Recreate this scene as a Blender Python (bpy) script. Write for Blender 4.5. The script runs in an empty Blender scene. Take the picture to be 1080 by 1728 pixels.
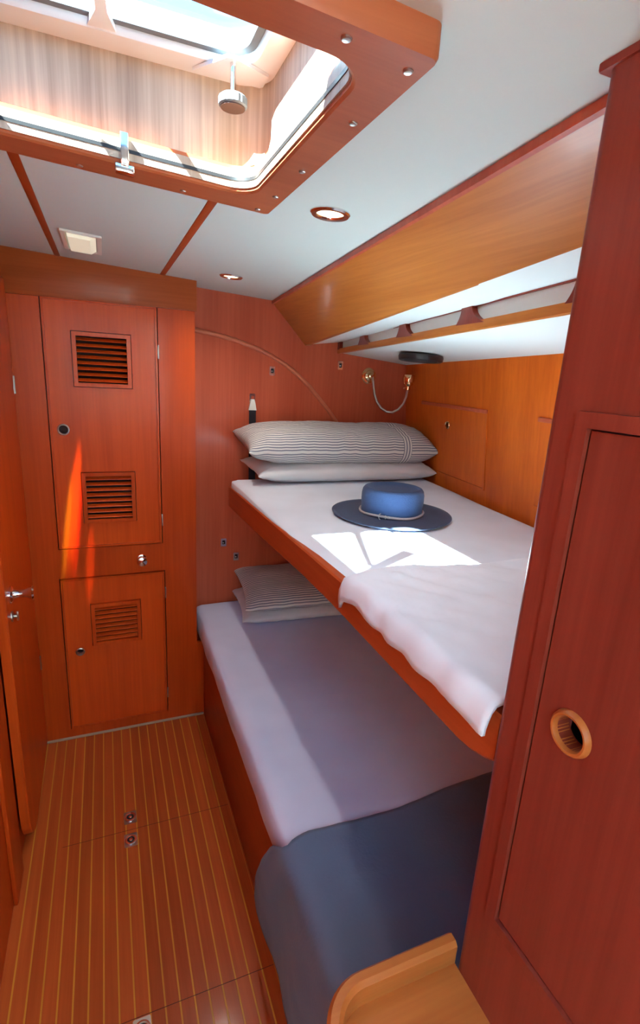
import bpy, bmesh, math, random
from mathutils import Vector, Matrix, noise
random.seed(4)
sc = bpy.context.scene
COL = sc.collection

# ------------------------------------------------------------------ camera
H = 1.558
cam_d = bpy.data.cameras.new('camera')
cam = bpy.data.objects.new('camera', cam_d); COL.objects.link(cam)
R = ((0.92559, 0.04705, 0.37560), (-0.37435, 0.26082, 0.88985), (0.05610, 0.96424, -0.25902))
cam.matrix_world = Matrix(((R[0][0], R[0][1], -R[0][2], 0), (R[1][0], R[1][1], -R[1][2], 0),
                           (R[2][0], R[2][1], -R[2][2], H), (0, 0, 0, 1)))
cam_d.sensor_fit = 'VERTICAL'; cam_d.sensor_height = 36; cam_d.lens = 870 * 36 / 1728
cam_d.clip_start = 0.01
sc.camera = cam

# ------------------------------------------------------------------ world, sun, exposure
w = bpy.data.worlds.new('sky'); sc.world = w; w.use_nodes = True
bg = w.node_tree.nodes['Background']
bg.inputs[0].default_value = (0.21, 0.52, 1.0, 1); bg.inputs[1].default_value = 1.3
sun_d = bpy.data.lights.new('sun', 'SUN'); sun_d.energy = 42; sun_d.angle = math.radians(0.6)
sun_d.color = (0.88, 1.0, 0.97)
sun = bpy.data.objects.new('sun', sun_d); COL.objects.link(sun)
sun.rotation_euler = Vector((0.84, 0.44, -1.0)).to_track_quat('-Z', 'Y').to_euler()
sun.location = (-3, -1.5, 5)
sc.view_settings.view_transform = 'Standard'
sc.view_settings.look = 'None'
sc.view_settings.gamma = 1
sc.view_settings.use_curve_mapping = False
sc.view_settings.exposure = 1.78

# ------------------------------------------------------------------ mesh helpers
class Fr:
    """a local frame: u, v, w axes at an origin"""
    def __init__(s, o=(0, 0, 0), u=(1, 0, 0), v=(0, 1, 0), w=(0, 0, 1)):
        s.o, s.u, s.v, s.w = Vector(o), Vector(u), Vector(v), Vector(w)
    def __call__(s, p):
        return s.o + s.u * p[0] + s.v * p[1] + s.w * p[2]
WORLD = Fr()

class MB:
    def __init__(s): s.v, s.f, s.uv = [], [], None
    def add(s, vs, fs, F=WORLD):
        k = len(s.v); s.v += [F(p) for p in vs]; s.f += [tuple(i + k for i in f) for f in fs]; return s
    def box(s, a, b, c, d, e, f, F=WORLD, bev=0, seg=2):
        vs = [(x, y, z) for x in (a, b) for y in (c, d) for z in (e, f)]
        fs = [(0, 1, 3, 2), (4, 6, 7, 5), (0, 4, 5, 1), (2, 3, 7, 6), (0, 2, 6, 4), (1, 5, 7, 3)]
        if bev:
            bm = bmesh.new(); bv = [bm.verts.new(p) for p in vs]
            for q in fs: bm.faces.new([bv[i] for i in q])
            bmesh.ops.bevel(bm, geom=bm.edges[:], offset=bev, segments=seg, profile=0.5, affect='EDGES')
            bm.verts.index_update()
            vs = [tuple(q.co) for q in bm.verts]; fs = [tuple(q.index for q in g.verts) for g in bm.faces]
            bm.free()
        return s.add(vs, fs, F)
    def loft(s, rings, F=WORLD, closed=True, caps=True, loop=False):
        n = len(rings[0]); vs = [p for r in rings for p in r]; fs = []
        m = len(rings)
        for i in range(m if loop else m - 1):
            for j in range(n if closed else n - 1):
                a, b = i * n + j, i * n + (j + 1) % n
                i2 = (i + 1) % m
                fs.append((a, b, i2 * n + (j + 1) % n, i2 * n + j))
        if caps and not loop:
            fs.append(tuple(range(n - 1, -1, -1))); fs.append(tuple((m - 1) * n + j for j in range(n)))
        return s.add(vs, fs, F)
    def prism(s, poly, w0, w1, F=WORLD):
        return s.loft([[(p[0], p[1], w0) for p in poly], [(p[0], p[1], w1) for p in poly]], F)
    def ring(s, outer, inner, w0, w1, F=WORLD):
        return s.loft([[(p[0], p[1], w0) for p in outer], [(p[0], p[1], w1) for p in outer],
                       [(p[0], p[1], w1) for p in inner], [(p[0], p[1], w0) for p in inner]], F, loop=True)
    def tube(s, path, r, n=10, F=WORLD, caps=True):
        P = [Vector(p) for p in path]; rings = []
        up = Vector((0, 0, 1)); prev = None
        for i, p in enumerate(P):
            t = (P[min(i + 1, len(P) - 1)] - P[max(i - 1, 0)]).normalized()
            if prev is None:
                a = t.cross(up)
                if a.length < 0.05: a = t.cross(Vector((1, 0, 0)))
            else:
                a = prev - t * prev.dot(t)
            a.normalize(); prev = a.copy(); b = t.cross(a)
            rr = r[i] if isinstance(r, (list, tuple)) else r
            rings.append([tuple(p + a * (rr * math.cos(q)) + b * (rr * math.sin(q))) for q in [2 * math.pi * k / n for k in range(n)]])
        return s.loft(rings, F, caps=caps)
    def lathe(s, prof, F=WORLD, n=24, caps=True):
        rings = [[(r * math.cos(2 * math.pi * k / n), r * math.sin(2 * math.pi * k / n), h) for k in range(n)] for r, h in prof]
        return s.loft(rings, F, caps=caps)
    def grid(s, fn, nu, nv, F=WORLD):
        vs = [fn(i / nu, j / nv) for j in range(nv + 1) for i in range(nu + 1)]
        fs = [(j * (nu + 1) + i, j * (nu + 1) + i + 1, (j + 1) * (nu + 1) + i + 1, (j + 1) * (nu + 1) + i) for j in range(nv) for i in range(nu)]
        return s.add(vs, fs, F)
    def mesh(s, name, mat, ang=35):
        me = bpy.data.meshes.new(name); me.from_pydata([tuple(p) for p in s.v], [], s.f)
        bm = bmesh.new(); bm.from_mesh(me)
        bmesh.ops.remove_doubles(bm, verts=bm.verts[:], dist=1e-5)
        bmesh.ops.recalc_face_normals(bm, faces=bm.faces[:])
        bm.to_mesh(me); bm.free()
        for p in me.polygons: p.use_smooth = True
        me.set_sharp_from_angle(angle=math.radians(ang))
        me.materials.append(mat)
        return me
    def build(s, name, mat, parent=None, ang=35):
        return link(name, s.mesh(name, mat, ang), parent)

def link(name, me, parent=None, loc=(0, 0, 0)):
    o = bpy.data.objects.new(name, me); COL.objects.link(o); o.location = loc
    if parent is not None:
        o.parent = parent; o.matrix_parent_inverse = BASE[parent.name].inverted()
    BASE[o.name] = Matrix.Translation(Vector(loc))
    return o
BASE = {}
def tag(o, label, cat, group=None, kind=None):
    o['label'] = label; o['category'] = cat
    if group: o['group'] = group
    if kind: o['kind'] = kind
    return o
def thing(name, loc, label, cat, group=None, kind=None):
    o = bpy.data.objects.new(name, None); COL.objects.link(o); o.location = loc; o.empty_display_size = 0.05
    BASE[o.name] = Matrix.Translation(Vector(loc))
    return tag(o, label, cat, group, kind)
def rrect(x0, x1, y0, y1, r, n=8):
    out = []
    for cx, cy, a0 in ((x1 - r, y1 - r, 0), (x0 + r, y1 - r, 90), (x0 + r, y0 + r, 180), (x1 - r, y0 + r, 270)):
        for k in range(n + 1):
            a = math.radians(a0 + 90 * k / n); out.append((cx + r * math.cos(a), cy + r * math.sin(a)))
    return out
def rsq(u0, u1, v0, v1, n, cu, cv):
    """rect boundary sampled at n angles about (cu, cv)"""
    out = []
    for k in range(n):
        a = 2 * math.pi * k / n + math.pi / n * 0; du, dv = math.cos(a), math.sin(a)
        t = min(((u1 - cu) / du if du > 1e-9 else (u0 - cu) / du if du < -1e-9 else 1e9),
                ((v1 - cv) / dv if dv > 1e-9 else (v0 - cv) / dv if dv < -1e-9 else 1e9))
        out.append((cu + du * t, cv + dv * t))
    return out
def slab(mb, u0, u1, v0, v1, w0, w1, F, rects=(), circles=()):
    """a board with rectangular and round through-holes"""
    holes = [tuple(q) for q in rects] + [(c - r * 1.3, c + r * 1.3, d - r * 1.3, d + r * 1.3) for c, d, r in circles]
    U = sorted({u0, u1, *[h[0] for h in holes], *[h[1] for h in holes]}); V = sorted({v0, v1, *[h[2] for h in holes], *[h[3] for h in holes]})
    for a, b in zip(U, U[1:]):
        for c, d in zip(V, V[1:]):
            m, q = (a + b) / 2, (c + d) / 2
            if any(h[0] < m < h[1] and h[2] < q < h[3] for h in holes): continue
            mb.box(a, b, c, d, w0, w1, F)
    for c, d, r in circles:
        n = 32
        circ = [(c + r * math.cos(2 * math.pi * k / n), d + r * math.sin(2 * math.pi * k / n)) for k in range(n)]
        mb.ring(rsq(c - r * 1.3, c + r * 1.3, d - r * 1.3, d + r * 1.3, n, c, d), circ, w0, w1, F)
    return mb
def rbox(x0, x1, y0, y1, z0, z1, r, step, disp=None):
    """box with rounded edges as a fine grid, disp(p) -> z offset"""
    bm = bmesh.new(); keys = {}
    nx, ny, nz = (max(2, round((b - a) / step)) for a, b in ((x0, x1), (y0, y1), (z0, z1)))
    nz = max(nz, 4)
    def sp(a, b, n, i):
        t = i / n; return a + (b - a) * (0.5 - 0.5 * math.cos(math.pi * t)) if n <= 6 else a + (b - a) * t
    def V(i, j, k):
        if (i, j, k) not in keys:
            p = Vector((sp(x0, x1, nx, i), sp(y0, y1, ny, j), sp(z0, z1, nz, k)))
            q = Vector((min(max(p.x, x0 + r), x1 - r), min(max(p.y, y0 + r), y1 - r), min(max(p.z, z0 + r), z1 - r)))
            d = p - q
            if d.length > 1e-9: p = q + d.normalized() * r
            if disp: p = p + Vector(disp(p))
            keys[(i, j, k)] = bm.verts.new(p)
        return keys[(i, j, k)]
    for i in range(nx):
        for j in range(ny):
            for k in (0, nz): bm.faces.new((V(i, j, k), V(i + 1, j, k), V(i + 1, j + 1, k), V(i, j + 1, k)))
    for i in range(nx):
        for k in range(nz):
            for j in (0, ny): bm.faces.new((V(i, j, k), V(i + 1, j, k), V(i + 1, j, k + 1), V(i, j, k + 1)))
    for j in range(ny):
        for k in range(nz):
            for i in (0, nx): bm.faces.new((V(i, j, k), V(i, j + 1, k), V(i, j + 1, k + 1), V(i, j, k + 1)))
    bm.verts.index_update()
    mb = MB(); mb.v = [v.co.copy() for v in bm.verts]; mb.f = [tuple(v.index for v in f.verts) for f in bm.faces]; bm.free()
    return mb

# ------------------------------------------------------------------ materials
def nt(name):
    m = bpy.data.materials.new(name); m.use_nodes = True
    n = m.node_tree.nodes; return m, n, m.node_tree.links, n['Principled BSDF']
def plain(name, col, rough=0.5, metal=0.0, emit=None, es=0, coat=0):
    m, n, l, b = nt(name)
    b.inputs['Base Color'].default_value = (*col, 1); b.inputs['Roughness'].default_value = rough
    b.inputs['Metallic'].default_value = metal; b.inputs['Coat Weight'].default_value = coat
    if emit: b.inputs['Emission Color'].default_value = (*emit, 1); b.inputs['Emission Strength'].default_value = es
    return m
def wood(name, dark, light, axis='z', rough=0.36, coat=0.12, fine=1.0, vary=0.12):
    m, n, l, b = nt(name)
    tc = n.new('ShaderNodeTexCoord'); oi = n.new('ShaderNodeObjectInfo')
    off = n.new('ShaderNodeVectorMath'); off.operation = 'SCALE'; off.inputs[0].default_value = (7.1, 3.3, 5.7)
    l.new(oi.outputs['Random'], off.inputs['Scale'])
    ad = n.new('ShaderNodeVectorMath'); l.new(tc.outputs['Object'], ad.inputs[0]); l.new(off.outputs[0], ad.inputs[1])
    def nz(sc_, long_, det):
        mp = n.new('ShaderNodeMapping'); s = [sc_ * fine] * 3; s['xyz'.index(axis)] = long_
        mp.inputs['Scale'].default_value = s; l.new(ad.outputs[0], mp.inputs['Vector'])
        t = n.new('ShaderNodeTexNoise'); t.inputs['Scale'].default_value = 1; t.inputs['Detail'].default_value = det
        t.inputs['Roughness'].default_value = 0.6; l.new(mp.outputs[0], t.inputs['Vector']); return t
    a = nz(90, 2.5, 5); c = nz(9, 0.7, 3)
    mx = n.new('ShaderNodeMix'); mx.data_type = 'FLOAT'; mx.inputs[0].default_value = 0.55
    l.new(a.outputs['Fac'], mx.inputs[2]); l.new(c.outputs['Fac'], mx.inputs[3])
    cr = n.new('ShaderNodeValToRGB'); cr.color_ramp.elements[0].position = 0.34; cr.color_ramp.elements[1].position = 0.66
    cr.color_ramp.elements[0].color = (*dark, 1); cr.color_ramp.elements[1].color = (*light, 1)
    l.new(mx.outputs[0], cr.inputs[0])
    hs = n.new('ShaderNodeHueSaturation'); l.new(cr.outputs[0], hs.inputs['Color'])
    mr = n.new('ShaderNodeMapRange'); mr.inputs[3].default_value = 1 - vary; mr.inputs[4].default_value = 1 + vary
    l.new(oi.outputs['Random'], mr.inputs[0]); l.new(mr.outputs[0], hs.inputs['Value'])
    l.new(hs.outputs[0], b.inputs['Base Color'])
    b.inputs['Roughness'].default_value = rough; b.inputs['Coat Weight'].default_value = coat; b.inputs['Coat Roughness'].default_value = 0.12; b.inputs['Specular IOR Level'].default_value = 0.2
    bp = n.new('ShaderNodeBump'); bp.inputs['Strength'].default_value = 0.06; bp.inputs['Distance'].default_value = 0.002
    l.new(a.outputs['Fac'], bp.inputs['Height']); l.new(bp.outputs[0], b.inputs['Normal'])
    return m
def cloth(name, col, rough=0.9, amp=0.25, scale=60, var=0.06):
    m, n, l, b = nt(name)
    tc = n.new('ShaderNodeTexCoord')
    t = n.new('ShaderNodeTexNoise'); t.inputs['Scale'].default_value = scale; t.inputs['Detail'].default_value = 5
    l.new(tc.outputs['Object'], t.inputs['Vector'])
    t2 = n.new('ShaderNodeTexNoise'); t2.inputs['Scale'].default_value = 5; l.new(tc.outputs['Object'], t2.inputs['Vector'])
    cr = n.new('ShaderNodeValToRGB'); cr.color_ramp.elements[0].position = .3; cr.color_ramp.elements[1].position = .7
    cr.color_ramp.elements[0].color = (*[c * (1 - var) for c in col], 1); cr.color_ramp.elements[1].color = (*[min(1, c * (1 + var)) for c in col], 1)
    l.new(t2.outputs['Fac'], cr.inputs[0]); l.new(cr.outputs[0], b.inputs['Base Color'])
    b.inputs['Roughness'].default_value = rough; b.inputs['Sheen Weight'].default_value = 0.1
    bp = n.new('ShaderNodeBump'); bp.inputs['Strength'].default_value = amp; bp.inputs['Distance'].default_value = 0.002
    l.new(t.outputs['Fac'], bp.inputs['Height']); l.new(bp.outputs[0], b.inputs['Normal'])
    return m
def striped(name):
    m, n, l, b = nt(name)
    uv = n.new('ShaderNodeUVMap'); sx = n.new('ShaderNodeSeparateXYZ'); l.new(uv.outputs[0], sx.inputs[0])
    def stripe(out, per, lo):
        d = n.new('ShaderNodeMath'); d.operation = 'DIVIDE'; d.inputs[1].default_value = per; l.new(out, d.inputs[0])
        f = n.new('ShaderNodeMath'); f.operation = 'FRACT'; l.new(d.outputs[0], f.inputs[0])
        g = n.new('ShaderNodeMath'); g.operation = 'GREATER_THAN'; g.inputs[1].default_value = lo; l.new(f.outputs[0], g.inputs[0]); return g
    s = stripe(sx.outputs['Y'], 0.0115, 0.55)
    # a band of cross stripes near one end
    a = n.new('ShaderNodeMath'); a.operation = 'GREATER_THAN'; a.inputs[1].default_value = 0.685; l.new(sx.outputs['X'], a.inputs[0])
    c = n.new('ShaderNodeMath'); c.operation = 'LESS_THAN'; c.inputs[1].default_value = 0.725; l.new(sx.outputs['X'], c.inputs[0])
    band = n.new('ShaderNodeMath'); band.operation = 'MULTIPLY'; l.new(a.outputs[0], band.inputs[0]); l.new(c.outputs[0], band.inputs[1])
    s2 = stripe(sx.outputs['X'], 0.0135, 0.6)
    mxs = n.new('ShaderNodeMix'); mxs.data_type = 'FLOAT'; l.new(band.outputs[0], mxs.inputs[0]); l.new(s.outputs[0], mxs.inputs[2]); l.new(s2.outputs[0], mxs.inputs[3])
    mx = n.new('ShaderNodeMix'); mx.data_type = 'RGBA'; l.new(mxs.outputs[0], mx.inputs[0])
    mx.inputs[6].default_value = (0.76, 0.74, 0.70, 1); mx.inputs[7].default_value = (0.22, 0.23, 0.28, 1)
    l.new(mx.outputs[2], b.inputs['Base Color']); b.inputs['Roughness'].default_value = 0.9
    return m

W_LOCK = wood('mahogany_locker', (0.52, 0.056, 0.006), (0.70, 0.092, 0.010), 'z')
W_BULK = wood('mahogany_bulkhead', (0.50, 0.085, 0.036), (0.66, 0.135, 0.062), 'z', rough=0.38)
W_HULL = wood('mahogany_hull_side', (0.58, 0.098, 0.009), (0.76, 0.155, 0.016), 'z', vary=0.04)
W_FASC = wood('teak_fascia', (0.42, 0.12, 0.018), (0.60, 0.21, 0.04), 'y', vary=0.02)
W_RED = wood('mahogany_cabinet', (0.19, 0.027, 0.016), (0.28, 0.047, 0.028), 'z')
W_BRD = wood('mahogany_board', (0.34, 0.055, 0.014), (0.46, 0.085, 0.022), 'y')
W_BRX = wood('mahogany_cross_grain', (0.34, 0.065, 0.014), (0.47, 0.10, 0.022), 'x')
W_FLR = wood('teak_plank', (0.40, 0.066, 0.014), (0.56, 0.110, 0.024), 'y', rough=0.3, coat=0.35, vary=0.14)
W_STR = wood('holly_strip', (0.58, 0.22, 0.025), (0.72, 0.31, 0.04), 'y', rough=0.35, vary=0.03)
W_HAT = wood('hatch_trim_wood', (0.36, 0.09, 0.035), (0.46, 0.13, 0.05), 'x', vary=0.02)
W_TUN = wood('bleached_teak', (0.24, 0.17, 0.125), (0.54, 0.42, 0.32), 'z', rough=0.45, coat=0.1, fine=1.4, vary=0.02)
W_DSK = wood('teak_desk', (0.40, 0.11, 0.025), (0.52, 0.17, 0.04), 'x', vary=0.03)
DARKW = plain('dark_shade_wood', (0.03, 0.008, 0.006), 0.7)  # near-black wood; shade behind slats, holes and gaps put into its colour
WHITE = plain('white_vinyl', (0.61, 0.68, 0.63), 0.55)
WHITE2 = plain('white_liner', (0.76, 0.82, 0.79), 0.5)
WPLAS = plain('white_plastic', (0.80, 0.78, 0.70), 0.35)
ALU = plain('painted_aluminium', (0.72, 0.74, 0.76), 0.35, 0.4)
RUB = plain('grey_rubber', (0.10, 0.12, 0.14), 0.6)
BLK = plain('black_plastic', (0.012, 0.011, 0.012), 0.4)
KNOBB = plain('brown_knob_face', (0.045, 0.018, 0.012), 0.45)
CHR = plain('chrome', (0.78, 0.77, 0.76), 0.14, 1.0)
STEEL = plain('satin_steel', (0.55, 0.53, 0.5), 0.32, 1.0)
BRASS = plain('polished_brass', (0.86, 0.62, 0.34), 0.16, 1.0)
SHEET = cloth('lavender_white_sheet', (0.72, 0.77, 0.88), amp=0.15)
SHEET2 = cloth('sky_tinted_sheet', (0.66, 0.72, 0.98), amp=0.15)  # blue cast of skylight in the shade put into the sheet colour
DUVET = cloth('white_duvet_cotton', (0.78, 0.82, 0.93), amp=0.2)
PWHITE = cloth('white_pillow_cotton', (0.72, 0.73, 0.76), amp=0.2)
NAVY = cloth('slate_navy_wool', (0.125, 0.185, 0.30), amp=0.5, scale=140)
FELT = cloth('blue_felt', (0.028, 0.062, 0.16), amp=0.6, scale=300, var=0.15)
FELT2 = cloth('navy_felt_brim', (0.035, 0.055, 0.115), amp=0.5, scale=300, var=0.12)
BRAID = cloth('grey_braid', (0.42, 0.38, 0.40), amp=0.8, scale=400)
WEB = plain('black_webbing', (0.012, 0.011, 0.02), 0.8)
STRIPE = striped('ticking_stripe')
GLOW = plain('warm_lamp_lens', (0.9, 0.85, 0.7), 0.3, emit=(1, 0.80, 0.48), es=1.3)
def glass_mat():
    m, n, l, b = nt('acrylic_pane')
    tr = n.new('ShaderNodeBsdfTransparent'); tr.inputs[0].default_value = (0.90, 0.95, 0.97, 1)
    gl = n.new('ShaderNodeBsdfGlossy'); gl.inputs['Roughness'].default_value = 0.03
    mx = n.new('ShaderNodeMixShader'); mx.inputs[0].default_value = 0.04; l.new(tr.outputs[0], mx.inputs[1]); l.new(gl.outputs[0], mx.inputs[2])
    l.new(mx.outputs[0], n['Material Output'].inputs[0]); return m
GLASS = glass_mat()

# ------------------------------------------------------------------ dimensions
XL = -0.318          # left bulkhead
YL = 2.10            # locker front
YB = 2.24            # bulkhead behind the bunks
Y0 = -1.5            # end of the cabin behind the camera
def zc(x): return 1.882 - 0.058 * x
def xh(y, z): return 1.392 - 0.11 * (z - 1.115) + 0.098 * (y - 2.1)    # hull side
def xf(y): return 0.673 + 0.1 * (y - YB)                                # top of fascia
def xr(y): return 0.985 + 0.12 * (y - YB)                               # shelf rail
def zfb(y): return 1.676 + 0.062 * (YB - y)                             # bottom of fascia
def xfb(y): return 0.828 + 0.09 * (y - YB)
def zrb(y): return 1.650 + 0.030 * (YB - y)                             # bottom of shelf rail
def zrt(y): return 1.702 + 0.036 * (YB - y)

# ------------------------------------------------------------------ floor
fl = thing('floor', (0, 0.8, -0.03), 'glossy teak cabin floor with thin yellow holly strips', 'floor', kind='structure')
MB().box(XL, 0.40, Y0, YB, -0.05, -0.004).build('subfloor', DARKW, fl)
PW = 0.0358; SW = 0.0042
xs = [-0.289 + PW * k for k in range(18)] + [0.352]
pl_me = MB().box(-(PW - SW) / 2, (PW - SW) / 2, Y0, YL + 0.01, -0.012, 0, bev=0.0004, seg=1).mesh('plank', W_FLR)
st_me = MB().box(-SW / 2, SW / 2, Y0, YL + 0.01, -0.012, -0.0003).mesh('strip', W_STR)
for i, x in enumerate(xs):
    link('strip', st_me, fl, (x, 0, 0))
    if i < len(xs) - 1: link('plank', pl_me, fl, (x + PW / 2, 0, 0))
MB().box(XL, xs[0] - SW / 2, Y0, YL + 0.01, -0.012, 0).build('edge_plank', W_FLR, fl)
MB().box(xs[-1] + SW / 2, 0.40, Y0, YL + 0.01, -0.012, -0.0002).build('edge_plank', W_FLR, fl)
for y, x0, x1 in ((1.545, -0.2, 0.352), (0.975, -0.2, 0.352)):
    MB().box(x0, x1, y - 0.0006, y + 0.0006, -0.002, 0.0003).build('hatch_seam', DARKW, fl)

# ------------------------------------------------------------------ ceiling
ce = thing('ceiling', (0.2, 0.8, 1.95), 'white vinyl headliner panels joined by mahogany battens', 'ceiling', kind='structure')
CF = Fr((0, 0, 1.882), (1, 0, -0.058), (0, 1, 0), (0, 0, 1))
YH = 1.0
for poly in ([(XL, YH), (-0.1345, YH), (-0.1345, YB), (XL, YB)],
             [(-0.1165, YH), (0.2035, YH), (0.2035, YB), (-0.1165, YB)],
             [(0.2215, YH), (0.28, YH), (0.28, 0.495), (0.28, -0.45), (0.7, -0.45), (0.76, YB), (0.2215, YB)],
             [(XL, -0.45), (0.28, -0.45), (0.28, 0.495), (XL, 0.495)]):
    MB().prism(poly, 0, 0.014, CF).build('ceiling_panel', WHITE, ce)
for x in (-0.1255, 0.2125):
    MB().box(x - 0.0088, x + 0.0088, YH, YB, -0.0015, 0.016, CF, bev=0.001).build('batten', W_BRD, ce)
m = MB()  # unseen deck slab, added to block sun; open aft as an invented companionway
for q in ((XL - .1, 0.30, 1.0, YB + .1), (XL - .1, 0.30, -0.45, 0.49), (0.30, 1.6, -0.45, YB + .1), (0.49, 1.6, Y0 - .1, -0.45), (XL - .1, -0.32, 0.49, 1.0)):
    m.box(*q, 0.06, 0.11, CF)
m.build('deck_core', WHITE, ce)
# liner running outboard under the side deck
m = MB(); n = 24
m.loft([[(xfb(y), y, zfb(y)), (xr(y) + 0.03, y, zrt(y)), (xr(y) + 0.03, y, zrt(y) + 0.012), (xfb(y), y, zfb(y) + 0.012)] for y in (YB, 1.6, 1.0, 0.443)])
m.build('outboard_liner', WHITE2, ce)

# fascia below the deck edge
m = MB()
m.loft([[(xf(y), y, zc(xf(y)) + 0.01), (xf(y) + 0.004, y, zc(xf(y)) - 0.012), (xfb(y), y, zfb(y) - 0.002), (xfb(y) + 0.018, y, zfb(y) - 0.002), (xf(y) + 0.03, y, zc(xf(y)) + 0.01)]
        for y in (YB, 1.7, 1.2, 0.7, 0.443)])
o = m.build('trim_2', W_FASC); tag(o, 'long orange teak fascia board sloping between ceiling and white shelf liner', 'trim', kind='structure')
m = MB()
m.loft([[(xf(y) - 0.003, y, zc(xf(y)) - 0.001), (xf(y) - 0.003, y, zc(xf(y)) - 0.013), (xf(y) + 0.004, y, zc(xf(y)) - 0.015), (xf(y) + 0.006, y, zc(xf(y)) - 0.001)] for y in (YB, 1.2, 0.443)])
m.build('edge_bead', W_BULK, o)

# ------------------------------------------------------------------ walls
o = tag(MB().box(XL - 0.03, XL, -0.15, YB + .03, -0.05, 1.93).build('wall_left', W_LOCK), 'mahogany side bulkhead along the left edge behind the door', 'wall', kind='structure')
wf = MB().box(XL, 1.5, YB, YB + 0.03, -0.05, 1.93).build('wall_far', W_BULK)
tag(wf, 'reddish mahogany bulkhead behind the bunk heads with a curved moulding', 'wall', kind='structure')
arc = [(0.325, 1.703), (0.353, 1.699), (0.440, 1.688), (0.523, 1.671), (0.605, 1.647), (0.681, 1.617), (0.740, 1.586), (0.792, 1.551), (0.857, 1.498), (0.913, 1.441), (0.96, 1.392), (1.0, 1.343), (1.035, 1.28), (1.06, 1.20), (1.07, 1.12)]
MB().tube([(x, YB - 0.002, z) for x, z in arc], 0.009, 12).build('curved_moulding', wood('moulding_highlight_wood', (0.52, 0.14, 0.07), (0.62, 0.19, 0.10), 'x', rough=0.3), wf)  # lighter wood colour carries the highlight along the moulding
HU, HV = Vector((0.098, 1, 0)), Vector((-0.11, 0, 1))
HW = HU.cross(HV).normalized()
if HW.x > 0: HW = -HW
HF = Fr((xh(0, 0), 0, 0), HU, HV, HW)
wr = thing('wall_right', (1.37, 1.5, 0.0), 'orange mahogany hull side panelling above the upper bunk', 'wall', kind='structure')
DOORS = ((1.555, 2.06, 1.165, 1.452), (0.80, 1.268, 1.175, 1.452))
slab(MB(), Y0, YB + .02, -0.05, 1.70, -0.02, 0, HF, rects=DOORS).build('hull_panel', W_HULL, wr)
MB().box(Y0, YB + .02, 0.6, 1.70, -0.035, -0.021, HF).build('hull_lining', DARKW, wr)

tag(MB().box(XL - .03, 0.50, Y0 - 0.03, Y0, 0.95, 1.95).build('wall_back', WHITE2), 'unseen cream end wall added behind the viewer to bounce daylight', 'wall', kind='structure')  # unseen wall, added pale to throw daylight forward
tag(MB().box(XL - 0.03, XL, Y0, -0.15, 0.95, 1.93).build('wall_left_rear', WHITE2), 'unseen cream length of left wall added behind the viewer to bounce daylight', 'wall', kind='structure')  # added in cream so light also bounces in from the left
tag(MB().box(0.46, 0.49, Y0, -0.5, 0.95, 1.9).build('wall_side', WHITE2), 'unseen cream side wall added behind the viewer to bounce sun from the roof opening', 'wall', kind='structure')  # added to catch sun from the opening and bounce it forward

m = MB().box(XL - .03, 0.50, Y0 - 0.03, Y0, -0.05, 0.95).box(XL - 0.03, XL, Y0, -0.15, -0.05, 0.95).box(0.46, 0.49, Y0, -0.5, -0.05, 0.95)
tag(m.build('trim_4', W_RED), 'unseen dark mahogany wainscot added behind the viewer to cut low bounce light', 'trim', kind='structure')  # added dark to weaken light bounced onto the lower cabin

# ------------------------------------------------------------------ left door
DF = Fr((XL + 0.004, 2.085, 0), Vector((0.012, -1, 0)).normalized(), (0, 0, 1), Vector((1, 0.012, 0)).normalized())
dr = thing('door_1', (XL + 0.02, 2.085, 0.02), 'mahogany cabin door with rounded lower corner beside the tall locker', 'door', kind='structure')
dw, r = 0.555, 0.15
def doorpoly(i):
    pts = [(i, 1.80 - i), (i, 0.018 + i)]
    for k in range(11):
        a = math.radians(-90 + 9 * k); pts.append((dw - r + (r - i) * math.cos(a), 0.018 + r + (r - i) * math.sin(a)))
    return pts + [(dw - i, 1.80 - i)]
MB().loft([[(p[0], p[1], q) for p in doorpoly(i)] for i, q in ((0, 0), (0, 0.022), (0.003, 0.026))], DF).build('door_panel', W_LOCK, dr)
kf = lambda u, v, w=0.026: Fr(DF((u, v, w)), DF.u, DF.v, DF.w)
hd = MB().lathe([(0.026, 0), (0.026, 0.004), (0.015, 0.008), (0.012, 0.018), (0.011, 0.028), (0.013, 0.040), (0.019, 0.052), (0.021, 0.057), (0.017, 0.062)], kf(0.478, 0.888)).build('door_knob', CHR, dr)
MB().lathe([(0.016, 0), (0.016, 0.003), (0.006, 0.005), (0.006, 0.014)], kf(0.485, 0.822)).box(-0.004, 0.004, -0.014, 0.014, 0.012, 0.018, kf(0.485, 0.822), bev=0.001).build('thumb_turn', STEEL, dr)
for v in (1.462, 0.385):
    MB().box(-0.004, 0.008, v - 0.03, v + 0.03, 0.024, 0.027, DF, bev=0.001).tube([DF((0.0, v - 0.03, 0.027)), DF((0.0, v + 0.03, 0.027))], 0.0035, 8).build('hinge', STEEL, dr)
# door casing past the free edge
cs = tag(MB().box(XL, XL + 0.012, 1.38, 1.50, 0.0, 1.84, bev=0.003).build('trim_3', W_LOCK), 'flat mahogany door casing strip on the left bulkhead', 'trim', kind='structure')

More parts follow.
